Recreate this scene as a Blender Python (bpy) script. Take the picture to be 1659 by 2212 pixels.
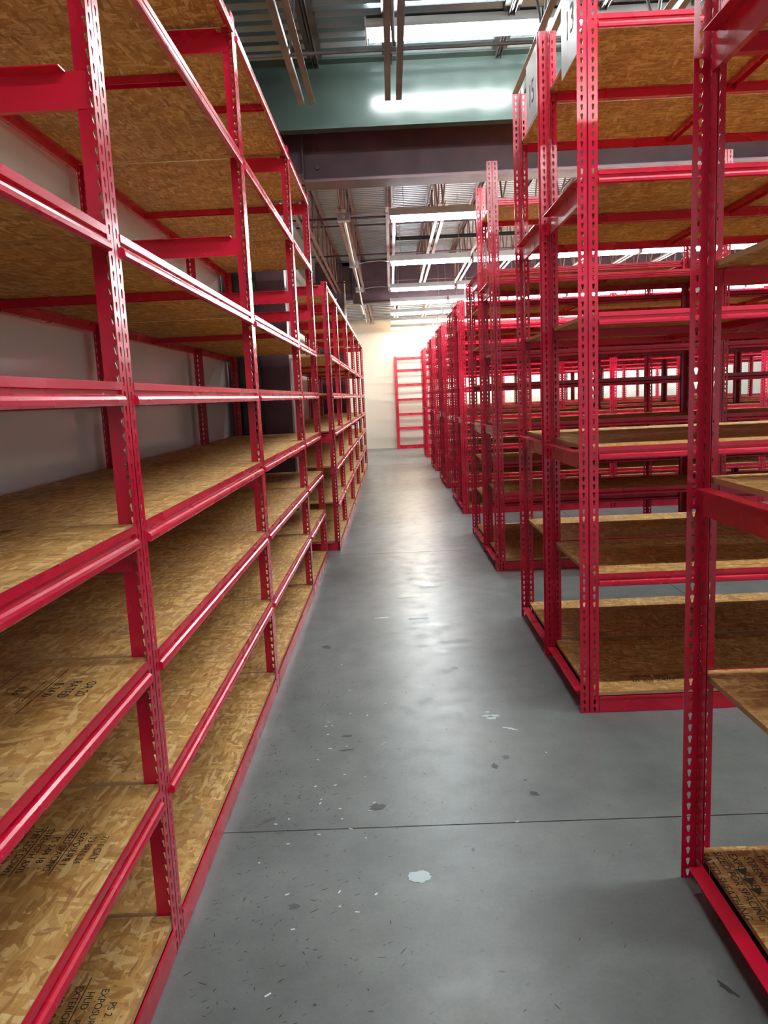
import bpy, bmesh, math, random
from mathutils import Matrix, Vector
random.seed(7)
for o in list(bpy.data.objects): bpy.data.objects.remove(o)
scene = bpy.context.scene
C = scene.collection
R = math.radians

# ------------------------------------------------------------------ camera
W_PX, H_PX, F_PX, CAM_H = 1659, 2212, 1635.25, 1.52
def cam_matrix(yaw, pitch, roll):
    f = Vector((0,1,0)); u = Vector((0,0,1)); r = Vector((1,0,0))
    f1 = math.cos(pitch)*f - math.sin(pitch)*u; u1 = math.cos(pitch)*u + math.sin(pitch)*f
    r2 = math.cos(roll)*r + math.sin(roll)*u1;  u2 = math.cos(roll)*u1 - math.sin(roll)*r
    m = Matrix((r2, u2, -f1)).transposed()
    return Matrix.Rotation(yaw, 3, 'Z') @ m
cd = bpy.data.cameras.new('camera'); cam = bpy.data.objects.new('camera', cd); C.objects.link(cam)
cd.sensor_fit = 'VERTICAL'; cd.sensor_height = 24.0; cd.sensor_width = 18.0
cd.lens = 24.0*F_PX/H_PX; cd.clip_start = .02; cd.clip_end = 200
cam.matrix_world = Matrix.Translation((0,0,CAM_H)) @ cam_matrix(R(0.9215), R(8.6506), R(-2.5951)).to_4x4()
scene.camera = cam

# ------------------------------------------------------------------ world, exposure
LAMP = 1.0           # overall lamp power factor
w = bpy.data.worlds.new('world'); scene.world = w; w.use_nodes = True
bg = w.node_tree.nodes['Background']; bg.inputs[0].default_value = (0.80, 0.88, 0.95, 1); bg.inputs[1].default_value = 0.60
vs = scene.view_settings
vs.view_transform = 'Standard'; vs.look = 'None'; vs.gamma = 1.0; vs.exposure = 0.50; vs.use_curve_mapping = False

# ------------------------------------------------------------------ materials
def srgb(r, g, b):
    f = lambda c: (c/255/12.92) if c/255 <= .04045 else ((c/255+.055)/1.055)**2.4
    return (f(r), f(g), f(b), 1)
class NT:
    def __init__(s, name):
        s.m = bpy.data.materials.new(name); s.m.use_nodes = True
        s.n = s.m.node_tree.nodes; s.l = s.m.node_tree.links
        s.b = s.n['Principled BSDF']; s.x = -300
    def node(s, t, **kw):
        n = s.n.new(t); s.x -= 40; n.location = (s.x, random.randint(-400, 400))
        for k, v in kw.items(): setattr(n, k, v)
        return n
    def link(s, a, b): s.l.new(a, b)
    def coord(s, kind='Object', rand=0.0):
        tc = s.node('ShaderNodeTexCoord'); out = tc.outputs[kind]
        if rand:
            oi = s.node('ShaderNodeObjectInfo'); mu = s.node('ShaderNodeMath', operation='MULTIPLY'); mu.inputs[1].default_value = rand
            s.link(oi.outputs['Random'], mu.inputs[0])
            ad = s.node('ShaderNodeVectorMath', operation='ADD'); s.link(out, ad.inputs[0]); s.link(mu.outputs[0], ad.inputs[1]); out = ad.outputs[0]
        return out
    def mapping(s, v, sc=(1,1,1), rot=(0,0,0), loc=(0,0,0)):
        m = s.node('ShaderNodeMapping'); m.inputs['Scale'].default_value = sc; m.inputs['Rotation'].default_value = rot; m.inputs['Location'].default_value = loc
        s.link(v, m.inputs['Vector']); return m.outputs[0]
    def noise(s, v, scale, detail=3, rough=.55, dist=0):
        n = s.node('ShaderNodeTexNoise'); n.inputs['Scale'].default_value = scale; n.inputs['Detail'].default_value = detail
        n.inputs['Roughness'].default_value = rough; n.inputs['Distortion'].default_value = dist; s.link(v, n.inputs['Vector']); return n.outputs[0]
    def ramp(s, f, stops):
        r = s.node('ShaderNodeValToRGB'); e = r.color_ramp.elements
        while len(e) < len(stops): e.new(.5)
        for el, (p, c) in zip(e, stops): el.position = p; el.color = c if len(c) == 4 else (*c, 1)
        s.link(f, r.inputs[0]); return r.outputs[0]
    def mix(s, f, a, b, mode='MIX'):
        m = s.node('ShaderNodeMix', data_type='RGBA', blend_type=mode)
        for k, v in ((0, f), (6, a), (7, b)):
            if hasattr(v, 'links') or hasattr(v, 'is_linked'): s.link(v, m.inputs[k])
            else: m.inputs[k].default_value = v
        return m.outputs[2]
    def bump(s, h, strength=.3, dist=.002):
        b = s.node('ShaderNodeBump'); b.inputs['Strength'].default_value = strength; b.inputs['Distance'].default_value = dist
        s.link(h, b.inputs['Height']); s.link(b.outputs[0], s.b.inputs['Normal'])
    def set(s, **kw):
        for k, v in kw.items():
            k = {'col':'Base Color','rough':'Roughness','metal':'Metallic','spec':'Specular IOR Level','coat':'Coat Weight','crough':'Coat Roughness'}.get(k, k)
            if hasattr(v, 'is_linked'): s.link(v, s.b.inputs[k])
            else: s.b.inputs[k].default_value = v
        return s.m
def gray(v): return (v, v, v, 1)

def paint_mat(name, col, worn, rough=.28, scuff=True, metal=0.0):
    t = NT(name); v = t.coord('Object', 31.0)
    n = t.noise(t.mapping(v, (1, 1, 1)), 4, 1)
    c = t.mix(t.ramp(n, [(.35, gray(0)), (.7, gray(1))]), col, worn)
    if scuff:
        s = t.noise(t.mapping(v, (1, 1.6, 1.6)), 38, 2, .5)
        c = t.mix(t.ramp(s, [(.775, gray(0)), (.79, gray(.8))]), c, srgb(222, 180, 178))
    r = t.ramp(t.noise(v, 5, 1), [(.3, gray(rough-.04)), (.75, gray(rough+.07))])
    return t.set(col=c, rough=r, metal=metal, spec=.5, coat=.15, crough=.15)
RED = paint_mat('red_rack_paint', srgb(206, 18, 54), srgb(190, 14, 48))
REDP = paint_mat('red_post_paint', srgb(198, 17, 54), srgb(182, 13, 46), .24, False)
MAROON = paint_mat('maroon_primer', srgb(68, 40, 50), srgb(82, 50, 55), .5, False)
BROWNST = paint_mat('brown_joist_steel', srgb(128, 88, 84), srgb(150, 112, 100), .5, False)
DARKST = paint_mat('dark_joist_steel', srgb(70, 66, 66), srgb(92, 84, 82), .45, False)
GREENGR = paint_mat('gray_green_girder_paint', srgb(54, 66, 62), srgb(60, 72, 67), .2, False)
GREENGR.node_tree.nodes['Principled BSDF'].inputs['Coat Weight'].default_value = 0
GREENGR.node_tree.nodes['Principled BSDF'].inputs['Specular IOR Level'].default_value = .32
GREENBK = paint_mat('black_green_column_paint', srgb(38, 48, 48), srgb(48, 58, 56), .25, False)
WHITEM = paint_mat('white_fixture_enamel', srgb(206, 208, 208), srgb(190, 190, 188), .35, False)
WHITEP = paint_mat('white_pipe_paint', srgb(222, 222, 216), srgb(205, 203, 196), .4, False)
BEIGE = paint_mat('cream_conduit_paint', srgb(205, 186, 158), srgb(222, 210, 190), .35, False)
GALV = paint_mat('galvanised_box', srgb(165, 168, 172), srgb(195, 196, 196), .35, False, .7)
BLACKP = paint_mat('black_pipe_paint', srgb(34, 30, 36), srgb(48, 42, 48), .4, False)
LABELM = paint_mat('white_label_plate', srgb(226, 222, 220), srgb(206, 200, 198), .4, False)
CARD = paint_mat('white_sign_card', srgb(214, 224, 226), srgb(202, 214, 218), .5, False)
INKT = NT('black_ink'); INK = INKT.set(col=srgb(52, 42, 34), rough=.7)

def osb_mat(name, light=1.0):
    t = NT(name); v0 = t.coord('Object', 57.0)
    # wobble so that strand edges are ragged
    nz = t.node('ShaderNodeTexNoise'); nz.inputs['Scale'].default_value = 14; nz.inputs['Detail'].default_value = 3; t.link(v0, nz.inputs['Vector'])
    sub = t.node('ShaderNodeVectorMath', operation='SUBTRACT'); sub.inputs[1].default_value = (.5, .5, .5); t.link(nz.outputs['Color'], sub.inputs[0])
    sc = t.node('ShaderNodeVectorMath', operation='SCALE'); sc.inputs['Scale'].default_value = .022; t.link(sub.outputs[0], sc.inputs[0])
    ad = t.node('ShaderNodeVectorMath', operation='ADD'); t.link(v0, ad.inputs[0]); t.link(sc.outputs[0], ad.inputs[1]); v = ad.outputs[0]
    L = light
    def c(r, g, b): return srgb(min(255, r*L), min(255, g*L), min(255, b*L))
    pal = [(.0, c(160, 112, 58)), (.25, c(180, 132, 72)), (.5, c(200, 154, 90)), (.75, c(216, 174, 108)), (.92, c(232, 198, 138)), (1, c(142, 96, 50))]
    base = t.ramp(t.noise(t.mapping(v0, (3, 5, 1)), 3.0, 5, .6, .6), [(.25, c(162, 112, 56)), (.5, c(192, 144, 80)), (.75, c(212, 168, 102))])
    height = None
    for i, (rot, sx, sy, thr) in enumerate([(.35, 15, 62, .50), (-.65, 16, 66, .52), (1.2, 17, 64, .60), (1.75, 14, 58, .60), (.05, 18, 84, .58)]):
        m = t.mapping(v, (1, 1, .35), (0, 0, rot), (i*3.7, i*1.9, 0)); m = t.mapping(m, (sx, sy, 8))
        vo = t.node('ShaderNodeTexVoronoi', feature='F1'); vo.inputs['Scale'].default_value = 1.0; vo.inputs['Randomness'].default_value = 1.0; t.link(m, vo.inputs['Vector'])
        se = t.node('ShaderNodeSeparateColor'); t.link(vo.outputs['Color'], se.inputs[0])
        mask = t.ramp(se.outputs[0], [(thr, gray(0)), (thr+.03, gray(.85))])
        colr = t.ramp(se.outputs[1], pal)
        base = t.mix(mask, base, colr)
        if i == 1: height = se.outputs[2]
    fib = t.noise(t.mapping(v, (6, 130, 40), (0, 0, .1)), 1.6, 3, .6)
    base = t.mix(.35, base, t.ramp(fib, [(.3, gray(.55)), (.7, gray(1.15))]), 'MULTIPLY')
    grime = t.noise(v0, 1.7, 4, .6)
    base = t.mix(t.ramp(grime, [(.48, gray(0)), (.78, gray(.55))]), base, c(118, 92, 66))
    t.bump(height, .25, .002)
    return t.set(col=base, rough=.62, spec=.3)
OSB = osb_mat('oriented_strand_board')
EDGE = NT('strand_board_edge'); EDGE = EDGE.set(col=srgb(176, 140, 98), rough=.8)

def concrete_mat():
    t = NT('polished_concrete'); v = t.coord('Object')
    big = t.noise(v, .9, 5, .6); mid = t.noise(v, 5, 6, .65); fine = t.noise(v, 70, 4, .7)
    c = t.ramp(big, [(.3, srgb(98, 104, 103)), (.52, srgb(116, 122, 120)), (.72, srgb(130, 133, 129))])
    c = t.mix(.55, c, t.ramp(mid, [(.3, gray(.70)), (.65, gray(1.10))]), 'MULTIPLY')
    c = t.mix(.5, c, t.ramp(fine, [(.3, gray(.82)), (.7, gray(1.1))]), 'MULTIPLY')
    # scuffs: short dark marks
    sm = t.noise(t.mapping(v, (17, 72, 1), (0, 0, .6)), 3.2, 4, .7)
    pres = t.ramp(t.noise(v, 1.3, 2), [(.5, gray(0)), (.62, gray(1))])
    sc = t.mix(1.0, t.ramp(sm, [(.61, gray(0)), (.69, gray(.42))]), pres, 'MULTIPLY')
    c = t.mix(sc, c, srgb(74, 76, 80))
    sp = t.noise(t.mapping(v, (1, 1, 1)), 40, 2, .6)
    c = t.mix(t.ramp(sp, [(.66, gray(0)), (.72, gray(.4))]), c, srgb(78, 80, 82))
    r = t.ramp(t.noise(v, 7, 6, .7), [(.3, gray(.28)), (.55, gray(.36)), (.75, gray(.50))])
    t.bump(t.noise(v, 22, 5, .7), .06, .003)
    return t.set(col=c, rough=r, spec=.45)
CONC = concrete_mat()
JOINT = NT('joint_filler').set(col=srgb(44, 40, 38), rough=.8)
def wall_mat(name, a, b, rough):
    t = NT(name); v = t.coord('Object')
    c = t.mix(t.ramp(t.noise(v, .7, 4), [(.35, gray(0)), (.7, gray(1))]), a, b)
    c = t.mix(t.ramp(t.noise(v, 13, 5, .8), [(.72, gray(0)), (.8, gray(.25))]), c, srgb(120, 110, 104))
    t.bump(t.noise(t.mapping(v, (1, 1, .25)), 2.5, 3), .15, .02)
    return t.set(col=c, rough=rough, spec=.5)
WALLL = wall_mat('left_wall_paint', srgb(234, 233, 228), srgb(226, 224, 218), .17)
WALLF = wall_mat('far_wall_paint', srgb(222, 214, 200), srgb(212, 204, 192), .6)
def deck_mat(name, a, b, metal, rough):
    t = NT(name); v = t.coord('Object')
    c = t.mix(t.ramp(t.noise(t.mapping(v, (.6, 3, 3)), 3, 4), [(.35, gray(0)), (.7, gray(1))]), a, b)
    return t.set(col=c, metal=metal, rough=rough)
DECKN = deck_mat('dark_galvanised_deck', srgb(128, 140, 146), srgb(150, 162, 168), .8, .2)
DECKF = deck_mat('galvanised_deck', srgb(150, 154, 160), srgb(168, 170, 172), .7, .38)
def emit_mat(name, col, s):
    t = NT(name); t.set(col=(.9, .9, .9, 1), rough=.4); t.b.inputs['Emission Color'].default_value = col; t.b.inputs['Emission Strength'].default_value = s
    return t.m
TUBE = emit_mat('lit_tube_cool', (.88, .96, 1.0, 1), 70.0*LAMP)
TUBEN = emit_mat('lit_tube_near_bay', (.92, .97, .98, 1), 112.0*LAMP)
TUBEW = emit_mat('lit_tube_warm', (1.0, .80, .50, 1), 60.0*LAMP)
SCRAPM = NT('white_scrap').set(col=srgb(226, 230, 230), rough=.6)
CHIP = wall_mat('chipped_white_paint', srgb(206, 222, 222), srgb(178, 196, 198), .6)
STAIN = wall_mat('dark_stain', srgb(44, 46, 48), srgb(62, 64, 66), .45)
STAING = wall_mat('gray_stain', srgb(76, 80, 81), srgb(88, 92, 93), .4)
BLACKI = NT('dark_metal').set(col=srgb(30, 28, 34), rough=.4, metal=.3)

# ------------------------------------------------------------------ mesh helpers
def mesh_from(name, verts, faces, mats, fm=None, smooth=False):
    me = bpy.data.meshes.new(name); me.from_pydata([tuple(v) for v in verts], [], faces)
    for m in (mats if isinstance(mats, (list, tuple)) else [mats]): me.materials.append(m)
    if fm:
        for p, i in zip(me.polygons, fm): p.material_index = i
    if smooth:
        for p in me.polygons: p.use_smooth = True
    me.update(); return me
class MB:
    """collects simple solids into one mesh"""
    def __init__(s): s.v = []; s.f = []; s.m = []
    def box(s, x0, x1, y0, y1, z0, z1, mi=0):
        b = len(s.v)
        s.v += [(x, y, z) for z in (z0, z1) for y in (y0, y1) for x in (x0, x1)]
        for q in ((0,2,3,1),(4,5,7,6),(0,1,5,4),(2,6,7,3),(0,4,6,2),(1,3,7,5)): s.f.append(tuple(b+i for i in q)); s.m.append(mi)
        return s
    def prism(s, prof, axis, a, b, mi=0):
        """closed profile (p,q) extruded along axis from a to b; CCW seen from +axis"""
        n = len(prof); k = len(s.v)
        for t in (a, b):
            for p, q in prof: s.v.append({'x': (t, p, q), 'y': (p, t, q), 'z': (p, q, t)}[axis])
        for i in range(n):
            j = (i+1) % n; s.f.append((k+i, k+j, k+n+j, k+n+i)); s.m.append(mi)
        s.f.append(tuple(k+i for i in range(n-1, -1, -1))); s.m.append(mi)
        s.f.append(tuple(k+n+i for i in range(n))); s.m.append(mi)
        return s
    def rod(s, p, q, r, n=8, mi=0):
        p, q = Vector(p), Vector(q); d = (q-p).normalized(); a = d.orthogonal().normalized(); c = d.cross(a); k = len(s.v)
        for o in (p, q):
            for i in range(n):
                t = 2*math.pi*i/n; s.v.append(tuple(o+a*r*math.cos(t)+c*r*math.sin(t)))
        for i in range(n):
            j = (i+1) % n; s.f.append((k+i, k+j, k+n+j, k+n+i)); s.m.append(mi)
        s.f.append(tuple(k+i for i in range(n-1, -1, -1))); s.m.append(mi); s.f.append(tuple(k+n+i for i in range(n))); s.m.append(mi)
        return s
    def path(s, pts, r, n=8, mi=0):
        for a, b in zip(pts, pts[1:]): s.rod(a, b, r, n, mi)
        return s
    def mesh(s, name, mats, fix=True):
        me = mesh_from(name, s.v, s.f, mats, s.m)
        if fix:
            bm = bmesh.new(); bm.from_mesh(me); bmesh.ops.recalc_face_normals(bm, faces=bm.faces); bm.to_mesh(me); bm.free()
        return me
def add(name, me, parent=None, loc=(0,0,0), rot=(0,0,0)):
    o = bpy.data.objects.new(name, me); C.objects.link(o); o.location = loc; o.rotation_euler = rot
    if parent: o.parent = parent
    return o
def tag(o, label=None, cat=None, group=None, kind=None):
    for k, v in (('label', label), ('category', cat), ('group', group), ('kind', kind)):
        if v: o[k] = v
    return o
def root(name, label, cat, loc=(0,0,0), rz=0, group=None): return tag(add(name, None, None, loc, (0,0,rz)), label, cat, group)

# ------------------------------------------------------------------ the setting
FARY, LWX, DECKZ = 22.6, -1.505, 4.42
floor = tag(add('floor', MB().box(-1.6, 14, -4, FARY+.1, -.16, -.012).mesh('floor_base', JOINT)), kind='structure')
xs = [-1.6, 2.08, 6.9, 14]; ys = [-4, -2.2, 2.505, 7.295, 12.1, 16.9, FARY+.1]; g = .003
for i in range(len(xs)-1):
    for j in range(len(ys)-1):
        mb = MB().box(xs[i]+g, xs[i+1]-g, ys[j]+g, ys[j+1]-g, -.0115, 0)
        add('concrete_slab', mb.mesh('slab', CONC), floor)
wl = tag(add('wall_left', MB().box(LWX-.15, LWX, -4, FARY, 0, 4.6).mesh('wall_left', WALLL)), kind='structure')
wf = tag(add('wall_far', MB().box(LWX-.15, 14, FARY, FARY+.15, 0, 4.6).mesh('wall_far', WALLF)), kind='structure')

def deck(name, y0, y1, pitch, depth, m, DECKZ=4.42):
    prof = []; y = y0
    while y < y1:
        for t, z in ((0, 0), (.42, 0), (.55, depth), (.87, depth)): prof.append((y+t*pitch, DECKZ+z))
        y += pitch
    v = []; f = []
    for p, z in prof:
        v.append((LWX, p, z)); v.append((14, p, z))
    for i in range(len(prof)-1): f.append((2*i, 2*i+1, 2*i+3, 2*i+2))
    return mesh_from(name, v, f, m)
ceil = tag(add('ceiling', MB().box(LWX-.15, 14, -4, FARY+.15, DECKZ+.06, DECKZ+.2).mesh('roof_slab', JOINT)), kind='structure')
add('metal_deck', deck('near_deck', -4, 7.25, .172, .042, DECKN), ceil)['label'] = 'dark corrugated metal roof deck over the near bay'
add('metal_deck', deck('far_deck', 7.3, 17.0, .102, .03, DECKF), ceil)['label'] = 'lighter finely ribbed metal roof deck over the far bay'

ceil2 = tag(add('ceiling', MB().box(LWX, 14, 17.06, FARY, 3.785, 3.86).mesh('low_roof_slab', JOINT)), kind='structure')
add('metal_deck', deck('low_deck', 17.06, FARY-.3, .36, .08, DECKF, 3.70), ceil2)['label'] = 'low broad-ribbed metal roof deck over the end bay'
# girders
t = root('steel_girder', 'gray-green painted steel girder across the aisle in front of the maroon one', 'beam', (0, 7.0, 3.85), 0)
add('web_plate', MB().box(-1.48, 13.9, .10, .13, .03, .55).mesh('web', GREENGR), t)
add('bottom_flange', MB().box(-1.48, 13.9, .02, .13, 0, .028).mesh('flange', GREENGR), t)
add('top_flange', MB().box(-1.48, 13.9, .0, .13, .55, .566).mesh('flange', GREENGR), t)
def ibeam(x0, x1, z0, z1, wd, tf=.025, tw=.014): # centred on y=0
    return MB().box(x0, x1, -wd/2, wd/2, z0, z0+tf).box(x0, x1, -wd/2, wd/2, z1-tf, z1).box(x0, x1, -tw/2, tw/2, z0+tf, z1-tf)
def girder(Y, label):
    t = root('steel_girder', label, 'beam', (0, Y, 3.52))
    add('girder_body', ibeam(-.72, 13.9, 0, .88, .28).mesh('girder', MAROON), t)
    add('end_plate', MB().box(-.735, -.72, -.12, .12, .03, .85).box(-.95, -.735, -.06, .06, .1, .8).mesh('plate', MAROON), t)
    for k in range(4):
        add('bolt', MB().rod((-.60, -.035, .16+k*.16), (-.60, -.007, .16+k*.16), .022, 8).mesh('bolt', MAROON), t)
    return t
girder(7.55, 'deep maroon steel girder right behind the gray-green one, at the first column')
girder(16.9, 'far maroon steel girder above the second half of the aisle')
def col_w(label, mat, x0, x1, y0, y1, z1, rz_axis='x'):
    t = root('steel_column', label, 'column', ((x0+x1)/2, (y0+y1)/2, 0)); a = (x1-x0)/2; b = (y1-y0)/2
    add('column_flange', MB().box(-a, a, -b, -b+.018, .012, z1).mesh('f', mat), t)
    add('column_flange', MB().box(-a, a, b-.018, b, .012, z1).mesh('f', mat), t)
    add('column_web', MB().box(-.01, .01, -b+.018, b-.018, .012, z1).mesh('w', mat), t)
    add('base_plate', MB().box(-a-.01, a+.01, -b, b, 0, .012).mesh('b', mat), t)
    return t
def col_box(label, x0, x1, y0, y1, z1):
    t = root('steel_column', label, 'column', ((x0+x1)/2, (y0+y1)/2, 0)); a = (x1-x0)/2; b = (y1-y0)/2
    add('column_casing', MB().box(-a, a, -b, b, .0, z1).mesh('c', MAROON), t)
    add('corner_angle', MB().box(a-.04, a+.004, -b-.004, -b+.0, .0, z1).mesh('c2', MAROON), t)
    return t
col_w('slim black-green steel column behind the end of the left front rack', GREENBK, -1.42, -1.20, 7.125, 7.225, 3.84)
col_box('wide maroon column between the left front rack and the left rear rack', -1.49, -.95, 7.26, 7.44, 4.36)
col_box('wide maroon column at the end of the left rear rack', -1.49, -.93, 16.72, 17.1, 4.36)
col_box('maroon column far right seen through the racks before the far wall', 5.30, 5.52, 21.2, 21.4, 4.36)
t = root('wall_pipe', 'white painted square pipe standing beside the first maroon column', 'pipe', (-.915, 7.30, 0))
add('pipe_body', MB().box(-.017, .017, -.017, .017, 0, 2.96).mesh('p', WHITEP), t)
for z in (.6, 1.9, 2.8): add('pipe_strap', MB().box(-.022, .022, -.022, .022, z, z+.02).mesh('s', GALV), t)
t = root('wall_pipe', 'thin cream pipe down the right corner of the second maroon column', 'pipe', (-.90, 16.75, 0))
add('pipe_body', MB().rod((0,0,0), (0,0,4.0), .018, 10).mesh('p', BEIGE), t)
add('pipe_strap', MB().box(-.03, .022, -.022, .022, 3.2, 3.22).mesh('s', GALV), t)

# open web joists
def joist(x, y0, y1, m, label, ztop=4.41, zb=3.68, e0=0.55, e1=1.1, gap=.02, wd=.042, rod=.011):
    t = root('roof_joist', label, 'joist', (x, y0, zb)); L = y1-y0; H = ztop-zb
    for s in (-1, 1):
        a, b = sorted((s*gap, s*(gap+wd)))
        add('bottom_chord', MB().box(a, b, e0, L-e1, 0, .004).box(*sorted((s*gap, s*(gap+.004))), e0, L-e1, .004, .042).mesh('bc', m), t)
        add('top_chord', MB().box(a, b, 0, L, H-.004, H).box(*sorted((s*gap, s*(gap+.004))), 0, L, H-.042, H-.004).mesh('tc', m), t)
    y = e0+.1; up = True; mb = MB(); mb.rod((0, .05, H-.02), (0, y, .02), rod, 6); step = .42
    while y+step < L-e1-.05:
        z0, z1 = (.02, H-.02) if up else (H-.02, .02)
        mb.rod((0, y, z0), (0, y+step, z1), rod, 6); y += step; up = not up
    mb.rod((0, y, .02 if up else H-.02), (0, L-.05, H-.02), rod, 6)
    add('web_rods', mb.mesh('web', m), t)
    return t
ORD = ['first','second','third','fourth','fifth','sixth','seventh','eighth','ninth','tenth','eleventh','twelfth']
for i, x in enumerate([-1.28, -.53, .11, 1.05, 1.75, 2.45, 3.3, 4.2, 5.1, 6.0]):
    joist(x, -3.9, 7.09, DARKST, 'dark open-web roof joist in the near bay, %s from the left wall' % ORD[i])
for i, x in enumerate([-1.0, -.50, .09, .70, 1.39, 2.05, 2.7, 3.4, 4.1, 4.8, 5.5, 6.2]):
    joist(x, 7.7, 16.75, BROWNST, 'brown open-web roof joist in the far bay, %s from the left wall' % ORD[i], e0=1.45, e1=.5)
for i, x in enumerate([-.45, .22, .95, 1.7, 2.6, 3.4, 4.2, 5.0, 5.8]):
    joist(x, 17.05, 22.5, BROWNST, 'shallow brown roof joist beyond the far girder, %s from the left wall' % ORD[i], ztop=3.695, zb=3.565, e0=.6, e1=.5)
for i, (y, z, m, r) in enumerate([(8.7, 4.30, MAROON, .016), (9.9, 3.74, MAROON, .014), (10.6, 4.34, MAROON, .014), (12.4, 3.74, MAROON, .014), (13.1, 4.34, MAROON, .014), (15.2, 3.74, MAROON, .014), (5.3, 3.74, DARKST, .012)]):
    t = root('joist_bridging', 'thin steel bridging bar tying the roof joists, %s from the camera' % (ORD[i+1] if i < 6 else 'first'), 'bar', (0, y, z))
    add('bar', MB().rod((-1.45, 0, 0), (8, 0, 0), r, 8).mesh('bar', m), t)
for y, z, x0, lab in [(9.05, 3.95, .12, 'black sprinkler pipe with a capped end just past the maroon girder'), (11.9, 3.86, .14, 'thinner black sprinkler pipe further down the far bay')]:
    t = root('sprinkler_pipe', lab, 'pipe', (x0, y, z))
    add('pipe_run', MB().rod((0,0,0), (9, 0, 0), .03, 12).mesh('p', BLACKP), t)
    add('end_cap', MB().rod((-.03,0,0), (.03,0,0), .045, 12).mesh('c', BLACKP), t)
    add('hanger', MB().rod((.04,0,.03), (.04,0,.45), .006, 6).mesh('h', BLACKP), t)

# ------------------------------------------------------------------ strip lights
CACHE = {}
def cached(key, fn):
    if key not in CACHE: CACHE[key] = fn()
    return CACHE[key]
FIX = {}
def fixture_meshes(L, warm, near=False):
    k = (L, warm, near)
    if k in FIX: return FIX[k]
    h = L/2
    hous = MB().prism([(-.09, .03), (.09, .03), (.06, .11), (-.06, .11)], 'x', -h, h).mesh('housing', WHITEM)
    tube = MB().rod((-h+.03, 0, 0), (h-.03, 0, 0), .016, 10).mesh('tube', TUBEW if warm else (TUBEN if near else TUBE))
    cap = MB().box(-.006, .006, -.09, .09, -.02, .11).mesh('cap', WHITEM)
    FIX[k] = (hous, tube, cap); return FIX[k]
def fixture(x, y, z, label, group, power, warm=False, L=1.2):
    top = 4.415 if y < 17 else 3.70
    hous, tube, cap = fixture_meshes(L, warm, y < 7)
    t = root('strip_light', label, 'light', (x, y, z), 0, group)
    add('housing', hous, t)
    for s in (-1, 1):
        add('fluorescent_tube', tube, t, (0, s*.05, 0)); add('end_cap', cap, t, (s*(L/2-.006), 0, 0))
    hg = cached(('hang', round(top-z, 3)), lambda: MB().rod((0, 0, .105), (0, 0, top-z), .004, 6).mesh('hanger', GALV))
    for s in (-1, 1): add('hanger_rod', hg, t, (s*L*.36, 0, 0))
ROWS = [(-1.6, 4.30, 4, 36, 'row behind the camera'), (2.4, 4.30, 4, 36, 'row over the camera'), (6.41, 4.30, 4, 32, 'row before the gray-green girder'),
        (8.83, 3.46, 6, 30, 'first row past the maroon girder'), (11.67, 3.46, 6, 30, 'second row past the maroon girder'), (14.5, 3.46, 7, 28, 'third row past the maroon girder'),
        (16.4, 3.44, 7, 28, 'row just before the far girder'), (18.3, 3.42, 7, 28, 'first row past the far girder'), (20.2, 3.42, 7, 28, 'second row past the far girder'), (21.95, 3.40, 8, 16, 'last row against the far wall')]
for y, z, n, p, lab in ROWS:
    L, x = (1.36, .60) if y < 7 else (1.2, .66)
    for i in range(n):
        warm = (y > 19 and i == 0)
        fixture(x+i*(L+.035), y, z, 'two-tube strip light, %s from left, %s' % (ORD[i], lab), 'ceiling strip lights', p, warm, L)

# conduit with boxes
t = root('ceiling_conduit', 'cream conduit with junction boxes running along the ceiling beside the lights', 'conduit', (0, 0, 0))
pts = [(-.44, 8.7, 3.50), (-.47, 11.8, 3.50), (-.50, 14.5, 3.50), (-.53, 16.2, 3.50), (-.53, 17.3, 3.50), (-.55, 19.6, 3.50), (-.57, 20.6, 3.50)]
add('conduit_pipe', MB().path(pts, .017, 10).mesh('c', BEIGE), t)
for x, y in [(-.44, 8.78), (-.47, 11.8), (-.50, 14.5), (-.53, 17.0), (-.555, 19.5)]:
    add('junction_box', MB().box(x-.07, x+.07, y-.05, y+.05, 3.46, 3.54).mesh('jb', GALV), t)
    add('flexible_cable', MB().path([(x+.07, y, 3.51), (x+.2, y, 3.53), (x+.38, y, 3.54), (.05, y+.04, 3.53)], .008, 6).mesh('fc', GALV), t)
add('pipe_offset', MB().path([(-.89, 16.6, 3.47), (-.60, 16.6, 3.47), (-.56, 16.7, 3.47), (-.55, 17.6, 3.40)], .02, 8).mesh('c', BEIGE), t)
t = root('heater_unit', 'black boxed unit hanging under the deck at the top of the picture', 'heater', (0.15, 5.02, 4.12))
add('unit_body', MB().prism([(-.2, 0), (.2, 0), (.22, .04), (.22, .22), (-.22, .22), (-.22, .04)], 'x', -.12, .9).mesh('h', BLACKI), t)
for k in range(14): add('grille_slat', MB().box(-.08+k*.066, -.05+k*.066, -.235, -.222, .05, .2).mesh('g', DARKST), t)

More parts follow.
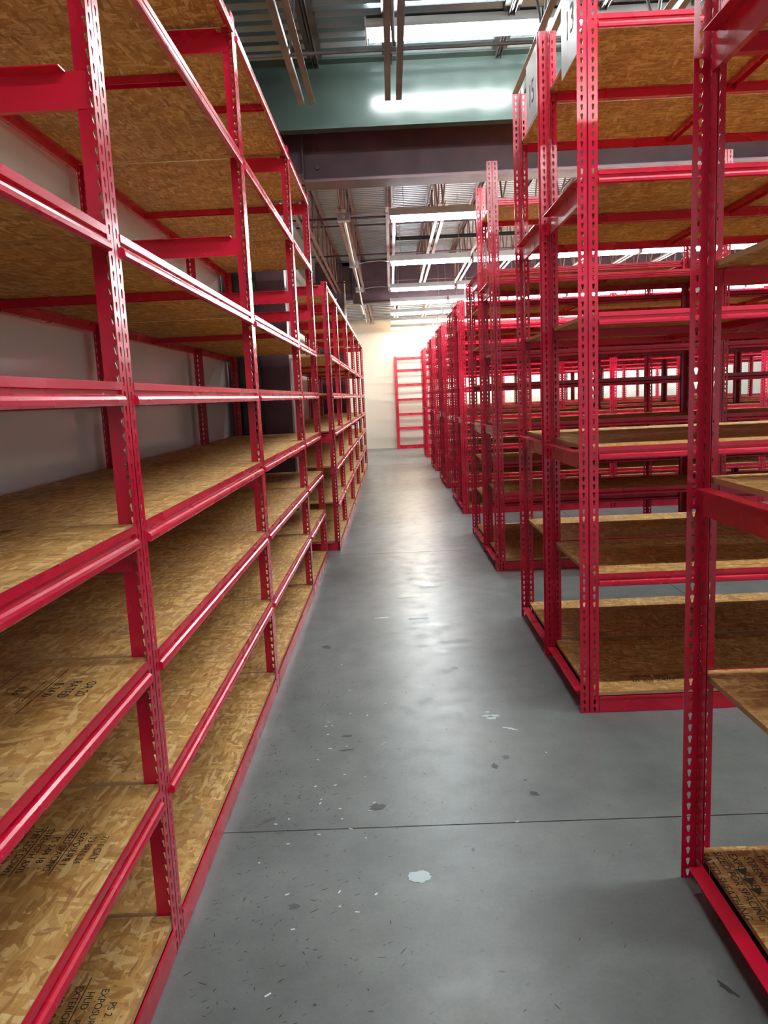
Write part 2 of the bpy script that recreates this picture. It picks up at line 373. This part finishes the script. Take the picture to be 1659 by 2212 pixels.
# ------------------------------------------------------------------ perforated tee posts
PITCH = .0365
HP = [(.0, .0118), (-.0045, .0100), (-.0067, .0052), (-.0050, .0005), (-.0038, -.0055), (-.0030, -.0110), (0, -.0130), (.0030, -.0110), (.0038, -.0055), (.0050, .0005), (.0067, .0052), (.0045, .0100)]
def cell_outer(hw, hh):
    return [(0, hh), (-hw, hh), (-hw, .006), (-hw, 0), (-hw, -.008), (-hw, -hh), (0, -hh), (hw, -hh), (hw, -.008), (hw, 0), (hw, .006), (hw, hh)]
def perf_plate(V, F, w0, w1, wc, height, thick, conv):
    """plate in (w, t, z); holes centred at w=wc; conv maps (w, t, z) to xyz"""
    hw = .0105; hh = PITCH/2; n = int(height//PITCH); z0 = 0
    def q(*p):
        b = len(V); V.extend(conv(*x) for x in p); F.append(tuple(range(b, b+len(p))))
    for a, b in ((w0, wc-hw), (wc+hw, w1)):
        for t in (0, thick): q((a, t, 0), (b, t, 0), (b, t, height), (a, t, height))
    for a in (w0, w1): q((a, 0, 0), (a, thick, 0), (a, thick, height), (a, 0, height))
    for z in (0, height): q((w0, 0, z), (w1, 0, z), (w1, thick, z), (w0, thick, z))
    top = n*PITCH
    for t in (0, thick): q((wc-hw, t, top), (wc+hw, t, top), (wc+hw, t, height), (wc-hw, t, height))
    out = cell_outer(hw, hh)
    for k in range(n):
        zc = (k+.5)*PITCH; b = len(V)
        for t in (0, thick):
            for w, z in HP: V.append(conv(wc+w, t, zc+z))
            for w, z in out: V.append(conv(wc+w, t, zc+z))
        for i in range(12):
            j = (i+1) % 12
            F.append((b+i, b+j, b+12+j, b+12+i)); F.append((b+24+i, b+36+i, b+36+j, b+24+j)); F.append((b+i, b+24+i, b+24+j, b+j))
POSTS = {}
def post_mesh(height):
    if height in POSTS: return POSTS[height]
    V = []; F = []
    perf_plate(V, F, -.0435, -.0015, -.0235, height, .0022, lambda w, t, z: (w, t, z))
    perf_plate(V, F, .0015, .0435, .0235, height, .0022, lambda w, t, z: (w, t, z))
    for s in (-1, 1):
        perf_plate(V, F, .0, .056, .018, height, .002, lambda w, t, z, s=s: (s*(.0015+t*.8), w, z+.006))
    POSTS[height] = mesh_from('post', V, F, REDP); return POSTS[height]

BEAMP = [(-.002, 0), (.003, 0), (.003, -.0165), (.032, -.0165), (.032, -.020), (.010, -.020), (.010, -.055), (-.008, -.058), (-.0115, -.053), (-.0115, -.043), (-.009, -.036), (-.003, -.032), (.007, -.030), (.007, -.020), (-.002, -.019)]
def beam_mesh(L):
    def f():
        mb = MB().prism(BEAMP, 'x', .045, L-.045)
        for a, b in ((.018, .05), (L-.05, L-.018)): mb.box(a, b, .0035, .0065, -.052, -.018)
        return mb.mesh('beam', RED)
    return cached(('beam', round(L, 3)), f)
def kick_mesh(L):
    return cached(('kick', round(L, 3)), lambda: MB().box(.045, L-.045, -.001, .002, 0.002, .080).box(.045, L-.045, .002, .03, .060, .0635).box(.045, L-.045, -.004, -.001, .070, .080).mesh('kick', RED))
def board_mesh(L, D):
    def f():
        me = MB().box(.008, L-.008, .0045, D-.0045, -.016, 0).mesh('board', [OSB, EDGE])
        for p in me.polygons:
            if abs(p.normal.z) < .5: p.material_index = 1
        return me
    return cached(('board', round(L, 3), round(D, 3)), f)
def tie_mesh(D):
    def f():
        return MB().box(0, .003, .03, D-.03, -.085, 0).box(-.042, 0, .075, D-.075, -.003, 0).box(.003, .016, .03, D-.03, -.085, -.082).mesh('tie', RED)
    return cached(('tie', round(D, 3)), f)
def supp_mesh(D):
    return cached(('supp', round(D, 3)), lambda: MB().box(-.022, .022, .010, D-.010, -.022, -.0185).box(-.022, -.019, .010, D-.010, -.045, -.022).box(.019, .022, .010, D-.010, -.045, -.022).mesh('support', RED))
RACKS = []
def rack(label, x, y, rz, posts, depth, height, levels, ties, boards=True, group=None, kickside=True):
    t = root('shelving_rack', label, 'shelving', (x, y, 0), rz, group)
    pm = post_mesh(height)
    for px in posts:
        add('upright_post', pm, t, (px, 0, 0)); add('upright_post', pm, t, (px, depth, 0), (0, 0, math.pi))
    bays = list(zip(posts, posts[1:]))
    for n, (a, b) in enumerate(bays):
        L = b-a
        add('kick_plate', kick_mesh(L), t, (a, 0, 0)); add('kick_plate', kick_mesh(L), t, (b, depth, 0), (0, 0, math.pi))
        if boards:
            add('shelf_board', board_mesh(L, depth), t, (a, 0, .0995)); 
            add('shelf_support', supp_mesh(depth), t, ((a+b)/2, 0, .1015))
        for z in levels:
            add('shelf_beam', beam_mesh(L), t, (a, 0, z)); add('shelf_beam', beam_mesh(L), t, (b, depth, z), (0, 0, math.pi))
            if boards:
                add('shelf_board', board_mesh(L, depth), t, (a, 0, z+.0002))
                if L > 1.5: add('shelf_support', supp_mesh(depth), t, ((a+b)/2, 0, z+.0012))
    for i, px in enumerate(posts):
        dx = -.008 if i == 0 else .005
        for z in [.083]+list(ties):
            if i == 0: add('side_tie', tie_mesh(depth), t, (px-.008, 0, z-.0005))
            else: add('side_tie', tie_mesh(depth), t, (px+.008, 0, z-.0005) if z < .2 and False else (px-.0065, 0, z-.0195 if z > .2 else z-.0005))
    return t
LA = [.498, .862, 1.222, 1.585, 1.955, 2.700, 3.280]
A_ = rack('tall red rack on the left in the foreground, perforated posts and strand board shelves', -.668, 0, R(90), [.035, 1.943, 3.850, 5.760, 7.062], .785, 3.323, LA, [1.20, 2.34, 3.262])
LS = [.50, .865, 1.23, 1.595, 1.965, 2.33, 2.62]
B_ = rack('lower red rack further back on the left, beyond the maroon column', -.575, 0, R(90), [7.545, 8.815, 10.72, 12.63, 14.50, 16.56], .785, 2.640, [.498, .862, 1.212, 1.580, 1.955, 2.610], [1.18, 2.60])
LT = [.672, 1.255, 1.842, 2.430, 3.040]
TT = [1.23, 2.405]
def rrow(x0, y0, depth, nb, h, lv, ti, label):
    return rack(label, x0, y0, 0, [k*1.855 for k in range(nb+1)], depth, h, lv, ti)
R0 = rrow(.882, 1.385, .785, 1, 3.323, LT, TT, 'tall red rack at the right edge, nearest the camera')
R1a = rrow(.874, 3.402, .788, 2, 3.323, LT, TT, 'near half of the second tall back-to-back rack row on the right')
R1b = rrow(.868, 4.214, .786, 2, 3.323, LT, TT, 'far half of the second tall back-to-back rack row on the right')
R2a = rrow(.875, 6.346, .778, 2, 3.323, LT, TT, 'near half of the third tall rack row on the right')
R2b = rrow(.872, 7.15, 1.01, 2, 2.640, LS, [1.21, 2.60], 'lower deeper far half of the third rack row on the right')
GS = []
for k, (x0, ya, yb, yc, nb) in enumerate([(.893, 9.508, 10.25, 11.11, 3), (.876, 12.254, 12.93, 13.81, 3), (.869, 15.11, 15.91, 16.68, 4), (.850, 18.543, 19.3, 20.0, 4)]):
    nm = ['fourth', 'fifth', 'sixth', 'seventh'][k]
    GS.append(rrow(x0, ya, yb-ya-.026, nb, 2.640, LS, [1.21, 2.60], 'near half of the %s rack row on the right, lower red type' % nm))
    GS.append(rrow(x0-.004, yb, yc-yb, nb, 2.640, LS, [1.21, 2.60], 'far half of the %s rack row on the right, lower red type' % nm))
Wr = rack('red rack frame without shelf boards standing against the far wall', .165, 22.03, 0, [0, 1.855], .5, 2.64, [.604, 1.015, 1.438, 1.858, 2.27, 2.610], [], boards=False)

# white label plates on the aisle-end ties
def plate(parent, y0, y1, z=1.222):
    mb = MB().box(-.0035, 0, y0, y1, -.070, 0)
    o = add('label_plate', mb.mesh('lp', LABELM), parent, (-.0085, 0, z-.004)); o['label'] = 'white label plate'
    for k in (.42, .58):
        yy = y0+(y1-y0)*k; add('printed_dot', MB().rod((-.0045, yy, -.035), (-.0035, yy, -.035), .007, 8).mesh('d', INK), o)
plate(R2b, .08, .80); plate(R2a, .12, .72)
for gk in GS: plate(gk, .06, .62)

# aisle number signs
def text_mesh(body, size, ext=.0004):
    cu = bpy.data.curves.new('txt', 'FONT'); cu.body = body; cu.size = size; cu.extrude = ext; cu.align_x = 'CENTER'; cu.align_y = 'CENTER'
    cu.resolution_u = 3
    o = bpy.data.objects.new('txt', cu); C.objects.link(o)
    bpy.context.view_layer.update()
    me = bpy.data.meshes.new_from_object(o.evaluated_get(bpy.context.evaluated_depsgraph_get()))
    bpy.data.objects.remove(o); me.materials.clear(); me.materials.append(INK); return me
def sign(x, y, z, wd, ht, txt, label):
    t = root('aisle_sign', label, 'sign', (x, y, z), R(-90))
    add('sign_card', MB().box(-wd/2, wd/2, 0, .003, 0, ht).mesh('card', CARD), t)
    add('sign_number', text_mesh(txt, .17), t, (0, -.0008, ht*.42), (R(90), 0, 0))
    return t
sign(.857, 3.635, 2.935, .33, .42, '13', 'white aisle number card reading 13 on top of the second tall rack row')
sign(.851, 4.52, 3.0, .30, .34, '15', 'white aisle number card reading 15 on top of the far half of that row')
t = root('hanging_card', 'blank white card hanging at the top end of the third rack row', 'sign', (.80, 8.0, 2.30), 0)
add('card_body', MB().box(-.002, .002, -.06, .06, 0, .32).mesh('card', CARD), t)

# ------------------------------------------------------------------ ink stamps on boards
def stamp(parent, x, y, z, lines, size, step, rz):
    g_ = None
    for i, ln in enumerate(lines):
        o = add('ink_stamp', text_mesh(ln, size, .0001), parent, (x-i*step*math.sin(-rz+math.pi) if False else x, y, z), (0, 0, rz))
        o.location.x = x + math.sin(rz)*i*step; o.location.y = y - math.cos(rz)*i*step
        o['label'] = 'dark ink mill stamp lettering'
        if i % 3 == 2:
            hw = size*4.2
            r = add('stamp_rule', MB().box(-hw, hw, -.0012, .0012, 0, .0001).mesh('rule', INK), parent, tuple(o.location), (0, 0, rz))
            r.location.x += math.sin(rz)*step*.5; r.location.y -= math.cos(rz)*step*.5
# boards of the left rack: local x = world Y, local y = -(world X) - .668
def on_left(X, Y): return (Y, -(X+.668))
# text reads towards the camera (world -Y = local -x) with its top towards the aisle (world +X = local -y)
x, y = on_left(-.735, 1.60); stamp(A_, x, y, .1002, ['PS 2 .', 'EXPOSURE 1', 'HUD    PRP', 'EXTERIOR 108', '103  0 3/8', 'STRUCT  RATED 25', '4 0/2  8 0', 'O / 24  2', 'SIZED FOR SPACING', 'STRENGTH AXIS', 'MILL 0/20 EXT'], .026, .034, R(180))
x, y = on_left(-.735, 1.64); stamp(A_, x, y, .4988, ['7/16 CAT', '103 BRN 24', 'EXPOSURE 1', 'SIZED SPACING', 'PS 2-04 18', 'STRENGTH AXIS', 'THIS SIDE DOWN', 'RATED SHEATHING', '24/16 EXT', 'MILL 425', '==== ====', '[ 425 ]'], .024, .030, R(180))
x, y = on_left(-.76, 1.72); stamp(A_, x, y, .8628, ['OR 20', 'RATED', '0 24/0', '------------', '103', '', '', '', '== RATED ==', '====='], .034, .040, R(180))
x, y = on_left(-1.0, 2.65); stamp(A_, x, y, .4988, ['RATED SHEATHING', '24/16 EXPOSURE 1', 'SIZED FOR SPACING', '7/16 INCH PS 2', 'STRENGTH AXIS', 'MILL 425 103'], .045, .05, R(180))
x, y = on_left(-.82, 5.2); stamp(A_, x, y, .1002, ['RATED', '24/16', 'EXPOSURE 1', 'PS 2'], .04, .05, R(180))
x, y = on_left(-1.0, 1.75); stamp(A_, x, y, 1.2228, ['RATED SHEATHING', 'EXPOSURE 1', '24/16'], .04, .045, R(180))
# on the right racks the text runs away from the aisle
stamp(R0, .17, .60, .1002, ['THIS SIDE DOWN', 'STRENGTH AXIS', 'EXPOSURE 1  24/16', 'SIZED FOR SPACING', 'RATED SHEATHING'], .034, .04, R(-90))
for k in range(3):
    o = add('ink_stamp', mesh_from('tri', [(-.02, -.012, 0), (.02, -.012, 0), (.0, .018, 0)], [(0, 1, 2)], INK), R0, (.085, .66-k*.045, .1004), (0, 0, R(60))); o['label'] = 'dark ink arrow mark'
stamp(R1a, .34, .18, .1002, ['HIIIII IIIIII', 'III IIII 24/0'], .05, .055, 0)

# ------------------------------------------------------------------ marks and scraps on the floor
def blob(name, x, y, r, m, sx=1, sy=1, rot=0, jag=.35, n=18, label=None):
    v = [(0, 0, .0012)]
    for i in range(n):
        a = 2*math.pi*i/n; rr = r*(1+random.uniform(-jag, jag)); v.append((rr*sx*math.cos(a), rr*sy*math.sin(a), .0010))
    f = [(0, 1+i, 1+(i+1) % n) for i in range(n)]
    o = add(name, mesh_from(name, v, f, m), floor, (x, y, 0), (0, 0, rot))
    if label: o['label'] = label
for x, y, r, sx, sy, rot, m in [(-.267, 3.255, .018, 1.2, .8, 0, STAIN), (-.26, 3.115, .026, 1.3, .35, .2, STAIN), (-.118, 2.64, .024, 1.3, .9, .3, STAIN), (.36, 2.921, .016, .8, 1.5, 0, STAIN),
        (.417, 2.993, .017, 1, 1, 0, STAING), (.478, 2.695, .019, 1.1, .8, -.5, STAIN), (.292, 4.065, .018, 1, 1, 0, STAING), (-.468, 4.515, .03, 1.4, .8, -.8, STAIN), (.465, 2.80, .006, 1, 1, 0, STAIN),
        (.877, 1.969, .008, 1, 1, 0, STAIN), (.785, 1.724, .02, .4, 1.6, .5, STAIN), (-.362, 2.092, .014, 1.2, 1, 0, STAING), (-.516, 2.577, .018, 1.5, .6, .5, STAING), (-.465, 1.707, .004, 1, 1, 0, STAIN), (-.26, 1.712, .004, 1, 1, 0, STAIN), (.21, 2.35, .008, .6, 1.5, 0, STAING)]:
    blob('floor_stain', x, y, r, m, sx, sy, rot, .3)
blob('paint_patch', .024, 2.216, .033, CHIP, 1.15, .9, 0, .12, 26, 'pale white paint patch')
for dx, dy, r in [(-.022, .008, .016), (.020, .006, .017), (.002, -.022, .018), (-.012, .05, .009)]: blob('paint_patch', .409+dx, 3.406+dy, r, CHIP, 1.3, .8, 0, .35, 12, 'pale white paint patch')
for dx, dy, r in [(-.02, .012, .01), (.0, .0, .012), (.018, -.012, .01)]: blob('paint_patch', .477+dx, 3.268+dy, r, CHIP, 1.4, .7, -.4, .4, 10, 'pale white paint patch')
for x, y, r in [(.115, 5.05, .04), (.24, 5.9, .05), (.02, 5.6, .03), (-.13, 5.1, .03)]: blob('paint_patch', x, y, r, CHIP, 1.6, .5, 0, .4, 12, 'pale white paint patch')
def marks(name, n, m, lmin, lmax, region, lab):
    V = []; F = []
    for k in range(n):
        if k % 3: x = -.62 + abs(random.gauss(0, .30)); y = random.uniform(1.5, 4.6)
        else: x = random.uniform(-.6, 1.6); y = random.uniform(.9, 7.5)
        if x > .8 and (y < 2.2 or 3.35 < y < 5.1 or y > 6.3): continue
        l = random.uniform(lmin, lmax)*(.5+random.random()); w_ = random.uniform(.0008, .0024); a = random.gauss(.5, .7); q = random.uniform(-.3, .3)
        ca, sa = math.cos(a), math.sin(a); b = len(V)
        for u, t in ((-l, 0), (-l*.3, -w_), (l*.5, -w_*.6+q*w_*3), (l, q*w_*4), (l*.4, w_*.8+q*w_*3), (-l*.4, w_)): V.append((x+u*ca-t*sa, y+u*sa+t*ca, .0008))
        F.append(tuple(range(b, b+6)))
    o = add(name, mesh_from(name, V, F, m), floor); o['kind'] = 'stuff'; o['label'] = lab
marks('floor_scuff', 620, STAIN, .003, .013, 0, 'small dark scuffs and scratches on the concrete')
marks('floor_speck', 420, STAING, .003, .016, 0, 'faint gray scratches on the concrete')
CH = [(-.265,3.502),(-.364,3.411),(-.343,3.369),(-.372,3.365),(-.356,3.277),(-.262,3.153),(-.335,3.134),(-.092,3.167),(-.105,3.157),(-.379,3.034),(-.256,2.897),(-.171,2.871),(-.289,2.814),(-.367,2.81),(-.335,2.709),(-.336,2.681),(-.257,2.637),(-.246,2.567),(-.145,2.617),(-.13,2.672),(.592,3.022),(-.284,3.793),(-.352,4.189),(-.094,3.604),(-.181,3.472),(-.321,2.472),(-.154,2.44),(.385,2.508),
      (-.486,2.548),(-.442,2.579),(-.21,2.501),(-.424,2.421),(-.507,2.318),(-.227,2.154),(-.112,2.137),(-.221,2.085),(-.167,2.057),(-.352,1.992),(-.386,1.749),(-.39,2.15)]
sm = [MB().box(-l/2, l/2, -w_/2, w_/2, 0, .002).mesh('scrap', SCRAPM) for l, w_ in ((.014, .0035), (.011, .004), (.007, .004), (.018, .004))]
for i, (x, y) in enumerate(CH):
    big = (x, y) == (-.386, 1.749)
    o = add('paper_scrap', sm[3] if big else sm[i % 3], None, (x, y, .0002), (0, 0, R(40) if big else random.uniform(-.5, 1.2)))
    tag(o, 'tiny white scrap strip lying on the bare concrete of the aisle', 'scrap', 'tiny white scraps on the aisle floor')
